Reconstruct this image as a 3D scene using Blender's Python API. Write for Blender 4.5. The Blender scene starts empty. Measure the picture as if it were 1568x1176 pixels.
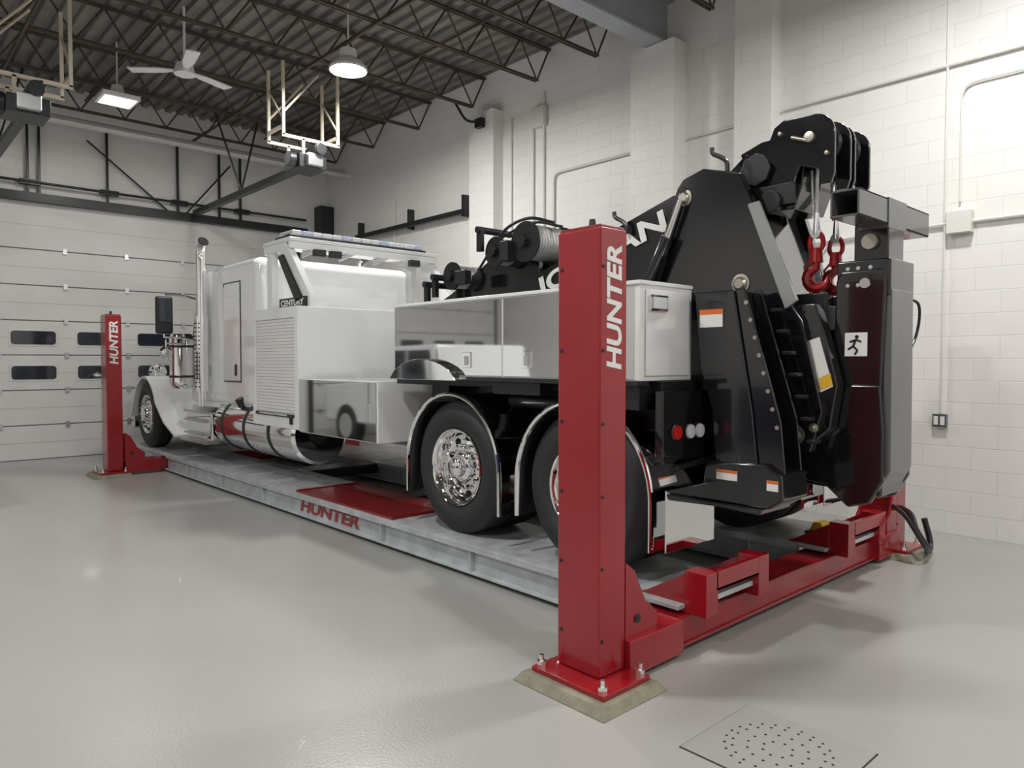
import bpy, bmesh, math, random
from math import sin, cos, pi, radians
from mathutils import Vector, Matrix
random.seed(4)
S = bpy.context.scene
S.view_settings.view_transform = 'Standard'
S.view_settings.look = 'None'

# ------------------------------------------------------------ materials
def mat(name, col, rough=0.5, metal=0.0, coat=0.0, var=0.0, vscale=3.0, bump=0.0, bscale=40.0, emit=None, es=0.0):
    m = bpy.data.materials.new(name); m.use_nodes = True
    nt = m.node_tree; b = nt.nodes['Principled BSDF']
    b.inputs['Roughness'].default_value = rough
    b.inputs['Metallic'].default_value = metal
    b.inputs['Coat Weight'].default_value = coat
    b.inputs['Coat Roughness'].default_value = 0.05
    if emit:
        b.inputs['Emission Color'].default_value = (*emit, 1)
        b.inputs['Emission Strength'].default_value = es
    tc = nt.nodes.new('ShaderNodeTexCoord')
    n = nt.nodes.new('ShaderNodeTexNoise'); n.inputs['Scale'].default_value = vscale
    n.inputs['Detail'].default_value = 5
    nt.links.new(tc.outputs['Object'], n.inputs['Vector'])
    r = nt.nodes.new('ShaderNodeValToRGB')
    r.color_ramp.elements[0].position = 0.3; r.color_ramp.elements[1].position = 0.7
    r.color_ramp.elements[0].color = (col[0]*(1-var), col[1]*(1-var), col[2]*(1-var), 1)
    r.color_ramp.elements[1].color = (min(1, col[0]*(1+var)), min(1, col[1]*(1+var)), min(1, col[2]*(1+var)), 1)
    nt.links.new(n.outputs['Fac'], r.inputs['Fac'])
    nt.links.new(r.outputs['Color'], b.inputs['Base Color'])
    if bump > 0:
        n2 = nt.nodes.new('ShaderNodeTexNoise'); n2.inputs['Scale'].default_value = bscale
        nt.links.new(tc.outputs['Object'], n2.inputs['Vector'])
        bp = nt.nodes.new('ShaderNodeBump'); bp.inputs['Strength'].default_value = bump
        bp.inputs['Distance'].default_value = 0.01
        nt.links.new(n2.outputs['Fac'], bp.inputs['Height'])
        nt.links.new(bp.outputs['Normal'], b.inputs['Normal'])
    return m

def block_mat(name, ax):
    m = bpy.data.materials.new(name); m.use_nodes = True
    nt = m.node_tree; b = nt.nodes['Principled BSDF']
    b.inputs['Roughness'].default_value = 0.45
    g = nt.nodes.new('ShaderNodeNewGeometry'); s = nt.nodes.new('ShaderNodeSeparateXYZ')
    c = nt.nodes.new('ShaderNodeCombineXYZ')
    nt.links.new(g.outputs['Position'], s.inputs[0])
    nt.links.new(s.outputs['Y' if ax == 'Y' else 'X'], c.inputs['X'])
    nt.links.new(s.outputs['Z'], c.inputs['Y'])
    k = nt.nodes.new('ShaderNodeTexBrick')
    nt.links.new(c.outputs[0], k.inputs['Vector'])
    k.inputs['Scale'].default_value = 1.0
    k.inputs['Brick Width'].default_value = 0.405
    k.inputs['Row Height'].default_value = 0.203
    k.inputs['Mortar Size'].default_value = 0.005
    k.inputs['Mortar Smooth'].default_value = 0.6
    k.inputs['Color1'].default_value = (.81, .80, .775, 1)
    k.inputs['Color2'].default_value = (.79, .78, .755, 1)
    k.inputs['Mortar'].default_value = (.73, .72, .69, 1)
    nt.links.new(k.outputs['Color'], b.inputs['Base Color'])
    bp = nt.nodes.new('ShaderNodeBump'); bp.inputs['Strength'].default_value = 0.35
    bp.inputs['Distance'].default_value = 0.006; bp.invert = True
    nt.links.new(k.outputs['Fac'], bp.inputs['Height'])
    nt.links.new(bp.outputs['Normal'], b.inputs['Normal'])
    return m

M = {}
M['blockY'] = block_mat('painted_block_side', 'Y')
M['blockX'] = block_mat('painted_block_end', 'X')
M['wallpaint'] = mat('wall_paint', (.50, .495, .48), .5, var=.02)
M['floor'] = mat('epoxy_concrete', (.365, .363, .345), .30, var=.025, vscale=.7, bump=.12, bscale=70, coat=.12)
M['deck'] = mat('roof_deck_metal', (.21, .195, .18), .55, metal=.2, var=.25, vscale=2)
M['joist'] = mat('joist_steel', (.085, .065, .05), .6, metal=.3, var=.25)
M['beam'] = mat('beam_grey', (.36, .38, .41), .5, var=.05)
M['doorw'] = mat('door_white', (.66, .655, .635), .4, var=.03)
M['doorlip'] = mat('door_seam', (.22, .215, .21), .6)
M['glass'] = mat('window_dark', (.025, .03, .04), .08, coat=.5)
M['red'] = mat('lift_red', (.30, .006, .012), .26, coat=.5, var=.06)
M['redd'] = mat('lift_red_dark', (.22, .005, .008), .3, coat=.4, var=.08)
M['galv'] = mat('galvanised_steel', (.50, .53, .55), .40, metal=.2, var=.16, vscale=6, bump=.05)
M['galvtop'] = mat('runway_deck', (.46, .48, .49), .38, metal=.15, var=.20, vscale=9, bump=.2, bscale=120)
M['dark'] = mat('dark_steel', (.03, .032, .035), .4, metal=.4)
M['black'] = mat('gloss_black', (.008, .008, .010), .14, coat=.8)
M['blackm'] = mat('satin_black', (.013, .013, .015), .35)
M['tire'] = mat('tire_rubber', (.020, .020, .022), .6, bump=.1, bscale=90)
M['white'] = mat('gloss_white', (.80, .81, .81), .10, coat=.9, var=.01)
M['chrome'] = mat('chrome', (.88, .88, .88), .05, metal=1.0, var=.02)
M['steel'] = mat('polished_stainless', (.80, .81, .82), .04, metal=1.0, var=.03, vscale=1.5)
M['alu'] = mat('brushed_aluminium', (.62, .63, .64), .3, metal=.9, var=.05)
M['pin'] = mat('pin_steel', (.45, .42, .36), .35, metal=.8)
M['cable'] = mat('wire_rope', (.42, .42, .42), .4, metal=.8, bump=.5, bscale=200)
M['hook'] = mat('hook_red', (.38, .006, .01), .3, coat=.4)
M['label'] = mat('label_white', (.8, .8, .78), .4)
M['orange'] = mat('label_orange', (.75, .16, .02), .4)
M['yellow'] = mat('yellow_paint', (.75, .45, .03), .4)
M['redl'] = mat('red_lens', (.5, .01, .01), .15, coat=.6)
M['clearl'] = mat('clear_lens', (.66, .67, .70), .12, coat=.6)
M['bluel'] = mat('blue_lens', (.45, .50, .66), .12, coat=.6)
M['grout'] = mat('grout_pad', (.24, .225, .16), .7, var=.25, vscale=12, bump=.3)
M['conduit'] = mat('conduit_paint', (.70, .69, .66), .4)
M['frame'] = mat('angle_iron_paint', (.60, .53, .42), .5, var=.08)
M['lamp'] = mat('lamp_lens', (1, 1, 1), .4, emit=(1, .98, .95), es=60)
M['lampdim'] = mat('lamp_lens_dim', (.9, .9, .9), .4, emit=(1, .98, .95), es=.9)
M['fixture'] = mat('fixture_white', (.75, .75, .74), .4)
M['hole'] = mat('hole_black', (.005, .005, .005), .8)
M['greyp'] = mat('grey_paint', (.10, .105, .11), .25, coat=.5)
M['wallrefl'] = mat('wall_reflection_grey', (.30, .31, .31), .3, coat=.4)
M['drain'] = mat('drain_cover', (.33, .328, .31), .4, var=.04)
M['bluev'] = mat('cabinet_blue', (.03, .05, .10), .3, coat=.4)

# ------------------------------------------------------------ builder
class B:
    def __init__(s): s.bm = bmesh.new()
    def box(s, x0, x1, y0, y1, z0, z1):
        return s.prism('Z', [(x0, y0), (x1, y0), (x1, y1), (x0, y1)], z0, z1)
    def prism(s, ax, pts, a0, a1):
        def P(p, a):
            if ax == 'X': return (a, p[0], p[1])
            if ax == 'Y': return (p[0], a, p[1])
            return (p[0], p[1], a)
        v0 = [s.bm.verts.new(P(p, a0)) for p in pts]
        v1 = [s.bm.verts.new(P(p, a1)) for p in pts]
        n = len(pts)
        s.bm.faces.new(v0[::-1]); s.bm.faces.new(v1)
        for i in range(n):
            s.bm.faces.new((v0[i], v0[(i+1) % n], v1[(i+1) % n], v1[i]))
        return s
    def lathe(s, prof, o, d, n=32):
        o = Vector(o); d = Vector(d).normalized()
        u = d.orthogonal().normalized(); w = d.cross(u)
        rings = []
        for (r, h) in prof:
            if r < 1e-5:
                rings.append([s.bm.verts.new(o+d*h)])
            else:
                rings.append([s.bm.verts.new(o+d*h+(u*cos(2*pi*i/n)+w*sin(2*pi*i/n))*r) for i in range(n)])
        for a, b in zip(rings, rings[1:]):
            for i in range(n):
                j = (i+1) % n
                if len(a) == 1 and len(b) == 1: continue
                if len(a) == 1: s.bm.faces.new((a[0], b[j], b[i]))
                elif len(b) == 1: s.bm.faces.new((a[i], a[j], b[0]))
                else: s.bm.faces.new((a[i], a[j], b[j], b[i]))
        return s
    def cyl(s, p0, p1, r, r2=None, n=16):
        p0 = Vector(p0); p1 = Vector(p1); L = (p1-p0).length
        r2 = r if r2 is None else r2
        return s.lathe([(0, 0), (r, 0), (r2, L), (0, L)], p0, p1-p0, n)
    def tube(s, pts, r, n=8):
        pts = [Vector(p) for p in pts]; N = len(pts)
        rs = r if isinstance(r, (list, tuple)) else [r]*N
        t = []
        for i in range(N):
            a = pts[max(0, i-1)]; b = pts[min(N-1, i+1)]
            t.append((b-a).normalized())
        u = t[0].orthogonal().normalized(); rings = []
        for i in range(N):
            u = (u - t[i]*u.dot(t[i])).normalized(); w = t[i].cross(u)
            rings.append([s.bm.verts.new(pts[i]+(u*cos(2*pi*k/n)+w*sin(2*pi*k/n))*rs[i]) for k in range(n)])
        for a, b in zip(rings, rings[1:]):
            for i in range(n):
                j = (i+1) % n; s.bm.faces.new((a[i], a[j], b[j], b[i]))
        s.bm.faces.new(rings[0][::-1]); s.bm.faces.new(rings[-1])
        return s
    def hose(s, pts, r, n=8, k=6):
        P = [Vector(p) for p in pts]; P = [P[0]*2-P[1]]+P+[P[-1]*2-P[-2]]; out = []
        for i in range(1, len(P)-2):
            for j in range(k):
                t = j/k; a, b, c, d = P[i-1:i+3]
                out.append(.5*((2*b)+(c-a)*t+(2*a-5*b+4*c-d)*t*t+(3*b-a-3*c+d)*t**3))
        out.append(P[-2]); return s.tube(out, r, n)
    def path(s, pts, t, x0, x1):
        n = len(pts); inner = []
        for i in range(n):
            a = Vector(pts[max(0, i-1)]); b = Vector(pts[min(n-1, i+1)])
            d = (b-a).normalized(); nn = Vector((-d.y, d.x))
            inner.append((pts[i][0]+nn.x*t, pts[i][1]+nn.y*t))
        for i in range(n-1):
            s.prism('X', [pts[i], pts[i+1], inner[i+1], inner[i]], x0, x1)
        return s
    def build(s, name, m, parent=None, bev=0, seg=2, ang=35):
        bmesh.ops.recalc_face_normals(s.bm, faces=s.bm.faces[:])
        me = bpy.data.meshes.new(name); s.bm.to_mesh(me); s.bm.free()
        me.materials.append(m)
        me.shade_smooth(); me.set_sharp_from_angle(angle=radians(ang))
        ob = bpy.data.objects.new(name, me); S.collection.objects.link(ob)
        if bev:
            md = ob.modifiers.new('bevel', 'BEVEL'); md.width = bev; md.segments = seg
            md.limit_method = 'ANGLE'; md.angle_limit = radians(40)
            md.harden_normals = True
        if parent: par(ob, parent)
        return ob
def par(ob, p):
    ob.parent = p; ob.matrix_parent_inverse = Matrix.Translation(-p.location)
def empty(name, loc):
    e = bpy.data.objects.new(name, None); e.location = loc; e.empty_display_size = .3
    S.collection.objects.link(e); return e
def box(name, x0, x1, y0, y1, z0, z1, m, parent=None, bev=0):
    return B().box(x0, x1, y0, y1, z0, z1).build(name, m, parent, bev)
def text(name, body, o, xd, yd, L, H, m, parent, ext=.004, shear=0, off=.03):
    cu = bpy.data.curves.new(name, 'FONT'); cu.body = body; cu.extrude = .05; cu.offset = off; cu.shear = shear
    ob = bpy.data.objects.new(name, cu); S.collection.objects.link(ob)
    bpy.context.view_layer.update()
    me = bpy.data.meshes.new_from_object(ob.evaluated_get(bpy.context.evaluated_depsgraph_get()))
    bpy.data.objects.remove(ob)
    xs = [v.co.x for v in me.vertices]; ys = [v.co.y for v in me.vertices]
    x0, x1, y0, y1 = min(xs), max(xs), min(ys), max(ys)
    o = Vector(o); xd = Vector(xd).normalized(); yd = Vector(yd).normalized(); nd = xd.cross(yd)
    for v in me.vertices:
        a = (v.co.x-x0)/(x1-x0)*L; b = (v.co.y-y0)/(y1-y0)*H; c = (v.co.z+.05)/.1*ext
        v.co = o+xd*a+yd*b+nd*c
    me.materials.clear(); me.materials.append(m)
    ob = bpy.data.objects.new(name, me); S.collection.objects.link(ob)
    if parent: par(ob, parent)
    return ob
def arc(c, r, a0, a1, n=10):
    return [(c[0]+r*cos(radians(a0+(a1-a0)*i/n)), c[1]+r*sin(radians(a0+(a1-a0)*i/n))) for i in range(n+1)]

# ------------------------------------------------------------ room shell
XL, XR, YB, YF, ZC = -5.5, 7.5, -4.5, 14.0, 6.1
box('floor', XL-.2, XR+.2, YB-.2, YF+.2, -.12, 0, M['floor'])
B().box(XR, XR+.2, YB, YF+.2, 0, ZC+.1).build('wall_right', M['blockY'])
box('wall_far', XL, XR, YF, YF+.2, 0, ZC+.1, M['blockX'])
box('wall_left', XL-.2, XL, YB, YF+.2, 0, ZC+.1, M['blockY'])
box('wall_near', XL, XR, YB-.2, YB, 0, ZC+.1, M['blockX'])
for i, (y0, y1, z1, p) in enumerate([(5.10, 5.74, 5.42, .26), (8.42, 9.0, 5.45, .2), (3.90, 4.34, 6.0, .2), (-1.2, -.6, 5.42, .25)]):
    box('trim_%d' % (i+1), XR-p, XR, y0, y1, 0, z1, M['blockY'])
bm = B(); pts = []; x = XL-.2
while x < XR+.2:
    pts += [(x, ZC), (x+.09, ZC), (x+.11, ZC+.05), (x+.18, ZC+.05)]; x += .2
for a, b in zip(pts, pts[1:]):
    bm.prism('Y', [a, b, (b[0], ZC+.09), (a[0], ZC+.09)], YB, YF)
bm.build('ceiling', M['deck'])
def joist():
    b = B(); z0, z1 = 5.55, 6.07
    for o in (-.035, .01):
        b.box(XL, XR, o, o+.025, z1-.03, z1); b.box(XL+.3, XR-.25, o, o+.025, z0, z0+.03)
    x = XR-.25; up = False; pts = [(XR-.02, z1-.03)]
    while x > XL+.4:
        pts.append((x, z0+.02 if not up else z1-.02)); up = not up; x -= .32
    for a, c in zip(pts, pts[1:]):
        b.cyl((a[0], 0, a[1]), (c[0], 0, c[1]), .013, n=6)
    return b
j0 = None
for k, y in enumerate([13.15, 11.75, 10.3, 8.85, 7.42, 6.3, 4.6, 3.2, 1.8, .4]):
    if j0 is None:
        j0 = joist().build('roof_joist', M['joist']); j0.location.y = y
    else:
        o = bpy.data.objects.new('roof_joist', j0.data); o.location.y = y; S.collection.objects.link(o)
br = B()
for x in (-1.5, 1.6, 4.6):
    br.box(x-.015, x+.015, 5.6, YF-.1, 5.51, 5.545)
for x in (3.0, 6.1):
    br.box(x-.012, x+.012, 5.6, YF-.1, 5.95, 5.975)
br.build('joist_bridging', M['joist'])
ib = B()
ib.box(XL, XR, 5.27, 5.53, 5.43, 5.46).box(XL, XR, 5.27, 5.53, 5.97, 6.0).box(XL, XR, 5.385, 5.415, 5.46, 5.97)
ib.build('steel_beam', M['beam'])
pb = B()
pb.cyl((XL, 13.3, 5.40), (XR, 13.3, 5.40), .07).cyl((XL, 13.05, 5.32), (XR-.0, 13.05, 5.32), .03)
pb.build('ceiling_pipe', M['conduit'])

# ------------------------------------------------------------ overhead doors
YD = YF-.09
def overhead_door(nm, DX0, DX1):
    door = empty(nm, ((DX0+DX1)/2, YD, 0))
    zs = [0.0, .56, 1.13, 1.7, 2.26, 2.83, 3.41, 4.18]
    pan = B(); lip = B(); win = B(); wf = B(); hin = B(); groove = B()
    for a, c in zip(zs, zs[1:]):
        pan.box(DX0, DX1, YD, YD+.05, a+.009, c-.009)
        groove.box(DX0, DX1, YD-.003, YD, (a+c)/2-.004, (a+c)/2+.004)
    lip.box(DX0, DX1, YD+.02, YD+.06, 0, 4.18)
    nW = int((DX1-DX0)/.93)
    for (a, c) in ((1.7, 2.26), (1.13, 1.7)):
        for x in [DX0+.36+i*.93 for i in range(nW)]:
            z = (a+c)/2; ptsw = []
            for (cx, cz, a0) in ((x+.62-.05, z+.11-.05, 0), (x+.05, z+.11-.05, 90), (x+.05, z-.11+.05, 180), (x+.62-.05, z-.11+.05, 270)):
                ptsw += arc((cx, cz), .05, a0, a0+90, 4)
            win.prism('Y', ptsw, YD-.012, YD-.002)
            wf.box(x-.03, x+.65, YD-.008, YD-.0, z-.14, z+.14)
    for z in zs[1:-1]:
        for x in [DX0+.2+i*.93 for i in range(nW+1)]:
            hin.box(x-.03, x+.03, YD-.03, YD, z-.045, z+.045)
    pan.build('panels', M['doorw'], door, .004); lip.build('seams', M['doorlip'], door)
    win.build('panes', M['glass'], door); wf.build('pane_frames', M['doorw'], door, .004)
    hin.build('hinges', M['alu'], door); groove.build('grooves', M['wallpaint'], door)
    tr = B()
    tr.box(DX0-.2, DX1+.2, YF-.22, YF-.10, 4.16, 4.30)
    tr.cyl((DX0-.2, YF-.14, 4.48), (DX1+.2, YF-.14, 4.48), .022)
    xs = [DX0+.4+i*1.15 for i in range(6)]
    for x in xs+[xs[1]+.16, xs[4]-.4]:
        if x < DX1: tr.box(x, x+.035, YF-.1, YF-.05, 4.3, 5.5)
    for x in xs:
        if x < DX1: tr.box(x-.1, x+.18, YF-.15, YF-.04, 4.44, 4.52)
    tr.cyl((DX0+3.7, YF-.1, 4.3), (DX0+2.4, YF-.15, 5.3), .015); tr.cyl((DX0+4.0, YF-.1, 4.3), (DX0+4.8, YF-.15, 5.3), .015)
    tr.box(DX0-.08, DX0, YF-.1, YF-.03, 0, 4.2).box(DX1, DX1+.08, YF-.1, YF-.03, 0, 4.2)
    tr.build('track', M['blackm'], door)
overhead_door('door_1', .6, 6.75); overhead_door('door_2', -5.2, -.2)
tb = B().box(XR-.16, XR-.1, 9.2, 12.6, 3.98, 4.06)
for y in (9.25, 10.8, 12.5): tb.box(XR-.12, XR, y, y+.05, 3.95, 4.3)
tb.build('trim_5', M['blackm'])
box('trim_6', XR-.3, XR-.0, YF-.3, YF, 3.9, 4.8, M['dark'], None, .01)

def opener(name, cx):
    e = empty(name, (cx, 9.5, 4.3))
    B().box(cx-.03, cx+.03, 9.5, YF-.24, 4.28, 4.35).build('rail', M['blackm'], e)
    B().box(cx-.05, cx+.05, 9.5, YF-.3, 4.25, 4.28).build('rail_flange', M['dark'], e)
    o = B().box(cx-.2, cx+.2, 9.15, 9.6, 4.22, 4.40).cyl((cx+.05, 9.0, 4.46), (cx+.05, 9.35, 4.46), .08)
    o.cyl((cx-.3, 9.3, 4.33), (cx-.2, 9.3, 4.33), .1)
    o.build('motor', M['dark'], e, .01)
    B().box(cx-.12, cx+.1, 9.05, 9.15, 4.24, 4.4).build('gearbox', M['alu'], e, .01)
    f = B(); t = .018
    for y in (9.2, 9.65):
        for x in (cx-.4, cx+.4):
            f.box(x-t, x+t, y-t, y+t, 4.6, 5.57)
        f.box(cx-.42, cx+.42, y-t, y+t, 4.58, 4.62)
        f.cyl((cx-.4, y, 4.9), (cx+.1, y, 5.5), .016, n=6)
        for x in (cx-.12, cx+.12): f.box(x-t, x+t, y-t, y+t, 4.36, 4.6)
    for x in (cx-.4, cx+.4):
        f.box(x-t, x+t, 9.2, 9.65, 4.7, 4.74)
        f.cyl((x, 9.2, 4.8), (x, 9.65, 5.3), .014, n=6)
    f.build('hanger', M['frame'], e)
    h = B().cyl((cx, 11.6, 4.33), (cx-.35, 11.75, 5.56), .015, n=6).cyl((cx, 11.6, 4.33), (cx+.35, 11.75, 5.56), .015, n=6)
    h.build('strap', M['blackm'], e)
opener('garage_door_opener', 4.70)
opener('garage_door_opener', 1.45)

# ------------------------------------------------------------ lamps
PW = 1.52
def high_bay(x, y, power, rnd=True, z=5.25):
    e = empty('high_bay_light', (x, y, z))
    if rnd:
        B().lathe([(.22, 0), (.235, -.005), (.24, .02), (.20, .09), (.11, .15), (.10, .26), (0, .27)], (x, y, z), (0, 0, 1), 36).cyl((x, y, z+.25), (x, y, 6.08), .012, n=6).build('housing', M['fixture'], e)
        B().lathe([(0, -.004), (.20, -.004), (.222, .01), (0, .012)], (x, y, z), (0, 0, 1), 36).build('lens', M['lamp'], e)
    else:
        B().box(x-.24, x+.24, y-.24, y+.24, z, z+.06).cyl((x, y, z+.06), (x, y, z+.22), .11, .07).cyl((x, y, z+.2), (x, y, 6.08), .012, n=6).build('housing', M['fixture'], e, .006)
        box('lens', x-.2, x+.2, y-.2, y+.2, z-.012, z-.001, M['lampdim'], e)
    l = bpy.data.lights.new('lamp', 'AREA'); l.shape = 'DISK'; l.size = .44; l.energy = power*PW; l.color = (1, .985, .96)
    o = bpy.data.objects.new('lamp', l); o.location = (x, y, z-.03); S.collection.objects.link(o); par(o, e)
high_bay(4.7, 8.2, 84)
high_bay(2.85, 11.35, 30, False)
high_bay(1.0, 4.0, 70); high_bay(-2.6, 8.5, 60)
high_bay(5.6, 1.6, 62); high_bay(-2.6, 1.5, 60); high_bay(2.0, -2.0, 60); high_bay(6.2, -2.2, 34)

f = empty('ceiling_fan', (3.2, 9.65, 5.3))
B().cyl((3.2, 9.65, 5.22), (3.2, 9.65, 5.36), .13, .1, 20).cyl((3.2, 9.65, 5.36), (3.2, 9.65, 6.08), .015).build('hub', M['fixture'], f, .01)
bl = B()
for k in range(3):
    a = radians(20+120*k); c, s_ = cos(a), sin(a)
    q = [(3.2+c*r-s_*w, 9.65+s_*r+c*w) for r, w in ((.12, -.03), (.3, -.07), (.68, -.08), (.68, .08), (.3, .07), (.12, .03))]
    bl.prism('Z', q, 5.27, 5.285)
bl.build('blades', M['fixture'], f)

# ------------------------------------------------------------ wall conduits etc.
EC = empty('electrical_conduit', (XR-.03, 4, 3))
def conduit(pts, r=.014):
    P = [Vector(p) for p in pts]; out = [P[0]]
    for i in range(1, len(P)-1):
        a = (P[i-1]-P[i]).normalized(); c = (P[i+1]-P[i]).normalized(); R = .13
        for k in range(6):
            t = k/5; out.append((P[i]+a*R)*(1-t)**2+P[i]*2*t*(1-t)+(P[i]+c*R)*t*t)
    out.append(P[-1])
    return B().tube(out, r, 8).build('pipe', M['conduit'], EC)
X = XR-.03
conduit([(X, 3.86, 4.3), (X, -3.5, 4.3)]); conduit([(X, 5.05, 4.27), (X, 4.37, 4.27)])
conduit([(X, 5.78, 4.28), (X, 7.3, 4.28), (X, 7.3, 1.5)], .018)
conduit([(X, 7.5, 5.5), (X, 7.5, 2.0)]); conduit([(X, 7.72, 5.1), (X, 7.72, 2.0)])
conduit([(X, 8.2, 5.3), (X, 8.2, 2.0)])
conduit([(X, 11.4, 4.6), (X, 11.4, 3.0)])
conduit([(X, 3.87, 2.83), (X, 2.22, 2.86)]); conduit([(X, 2.05, 2.86), (X, -3.0, 2.86)], .018)
conduit([(X, 2.27, 6.0), (X, 2.27, 1.12)], .010)
conduit([(X, 2.15, 3.05), (X, 2.15, 4.1), (X, -1, 4.1)], .010)
conduit([(X, 3.86, 2.15), (X, 3.6, 2.55), (X, 3.3, 2.83)], .014)
box('junction_box_a', XR-.09, XR-.01, 7.45, 7.7, 5.0, 5.28, M['conduit'], EC, .006)
box('junction_box_b', XR-.1, XR-.01, 2.04, 2.24, 2.76, 2.96, M['conduit'], EC, .006)
box('junction_box_c', XR-.3, XR-.21, 8.6, 8.75, 5.2, 5.34, M['dark'], EC, .006)
B().hose([(XR-.24, 8.7, 5.3), (XR-.3, 8.95, 5.38), (XR-.32, 9.2, 5.7)], .02).build('whip', M['dark'], EC)
ou = empty('electrical_outlet', (XR, 2.28, 1.05))
box('box', XR-.05, XR-.001, 2.22, 2.34, .99, 1.11, M['greyp'], ou, .004)
B().box(XR-.056, XR-.049, 2.235, 2.27, 1.01, 1.09).box(XR-.056, XR-.049, 2.29, 2.325, 1.01, 1.09).build('sockets', M['label'], ou)

dc = empty('floor_drain_cover', (2.78, 1.43, 0))
box('gap', 2.504, 3.056, 1.134, 1.716, 0, .002, M['dark'], dc)
box('plate', 2.509, 3.051, 1.139, 1.711, .0005, .005, M['drain'], dc)
hb = B()
for r, n in ((.06, 8), (.12, 14), (.18, 20), (.21, 24)):
    for i in range(n):
        a = 2*pi*i/n; hb.cyl((2.78+r*cos(a), 1.425+r*sin(a), .004), (2.78+r*cos(a), 1.425+r*sin(a), .006), .006, n=8)
hb.build('holes', M['hole'], dc)

# ------------------------------------------------------------ pickup truck added in the next bay, out of view, for the polished panels to mirror
PK = empty('reflection_pickup', (-.9, 10.2, 0))
B().prism('X', [(7.6, .45), (12.9, .45), (13.0, .95), (12.9, 1.15), (11.4, 1.25), (10.9, 1.85), (9.3, 1.88), (9.1, 1.25), (7.6, 1.22)], -1.9, .05).build('body', M['white'], PK, .06, 3)
pk = B()
for x in (-1.915, .052):
    pk.prism('X', [(9.35, 1.28), (10.05, 1.28), (10.05, 1.78), (9.45, 1.78)], x, x+.012).prism('X', [(10.15, 1.28), (11.2, 1.28), (10.82, 1.78), (10.15, 1.78)], x, x+.012)
    pk.box(x, x+.012, 9.25, 9.26, .5, 1.8).box(x, x+.012, 10.1, 10.11, .5, 1.8).box(x, x+.012, 11.3, 11.31, .5, 1.25)
pk.build('glass', M['glass'], PK)
pk = B(); pr = B()
for x, d in ((.07, 1), (-1.92, -1)):
    for y in (8.6, 12.1):
        pk.lathe([(0, -.2), (.39, -.2), (.40, -.02), (.36, .0), (.24, 0), (0, -.02)], (x, y, .40), (d, 0, 0), 32)
        pr.lathe([(.23, 0), (.22, .01), (.1, -.005), (0, .01)], (x, y, .40), (d, 0, 0), 20)
pk.build('tires', M['tire'], PK); pr.build('rims', M['alu'], PK)
TC = empty('reflection_cabinet_row', (-5.1, 5, 0))  # unseen cabinets, added to vary what the body panels reflect
tcb = B()
for i in range(5): tcb.box(-5.48, -4.9, 1.0+i*1.3, 2.25+i*1.3, .02, 1.1+.7*(i % 2))
tcb.build('cabinets', M['bluev'], TC, .02)

# ------------------------------------------------------------ LIFT
L = empty('four_post_vehicle_lift', (4.6, 6.5, 0))
def post(x0, x1, y0, y1, tag):
    H = 2.24; xc, yc = (x0+x1)/2, (y0+y1)/2
    B().box(x0, x1, y0, y1, .07, H).build('post_'+tag, M['red'], L, .012)
    B().box(x0+.01, x1-.01, y0+.01, y1-.01, H-.005, H+.012).build('post_cap_'+tag, M['redd'], L, .006)
    b = B().prism('Z', [(x0-.20, y0-.20), (x1+.08, y0-.20), (x1+.08, y1+.12), (x0-.20, y1+.12)], 0, .045)
    for v in b.bm.verts:
        if v.co.z > .02:
            v.co.x += (.04 if v.co.x < xc else -.03); v.co.y += (.04 if v.co.y < yc else -.03)
    b.build('grout_'+tag, M['grout'], L, .006)
    box('foot_plate_'+tag, x0-.12, x1+.03, y0-.13, y1+.06, .045, .07, M['red'], L, .003)
    bb = B()
    for x in (x0-.08, x1+.0):
        for y in (y0-.09, y1+.03):
            bb.cyl((x, y, .07), (x, y, .095), .024, n=6).cyl((x, y, .09), (x, y, .125), .012, n=8)
    bb.build('anchor_bolts_'+tag, M['chrome'], L)
    sc = B()
    for z in (.25, .6, .95, 1.3, 1.65, 2.05):
        sc.cyl((x0-.004, y1-.03, z), (x0+.002, y1-.03, z), .009, n=8)
        sc.cyl((x0+.02, y0-.004, z), (x0+.02, y0+.002, z), .009, n=8)
    sc.cyl((xc, yc, H+.01), (xc, yc, H+.06), .02, .015, 8)
    sc.build('screws_'+tag, M['dark'], L)
    text('lettering_'+tag, 'HUNTER', (x0+.155, y0, 1.56), (0, 0, 1), (-1, 0, 0), .60, .11, M['label'], L, .003, .15)
PX0, PX1 = 2.62, 2.82; RX0, RX1 = 6.36, 6.56; YP = 11.14
post(PX0, PX1, 2.25, 2.53, 'a'); post(PX0-.02, PX1-.02, YP, YP+.28, 'b')
post(RX0, RX1, 2.25, 2.53, 'c'); post(RX0, RX1, YP, YP+.28, 'd')
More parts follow.
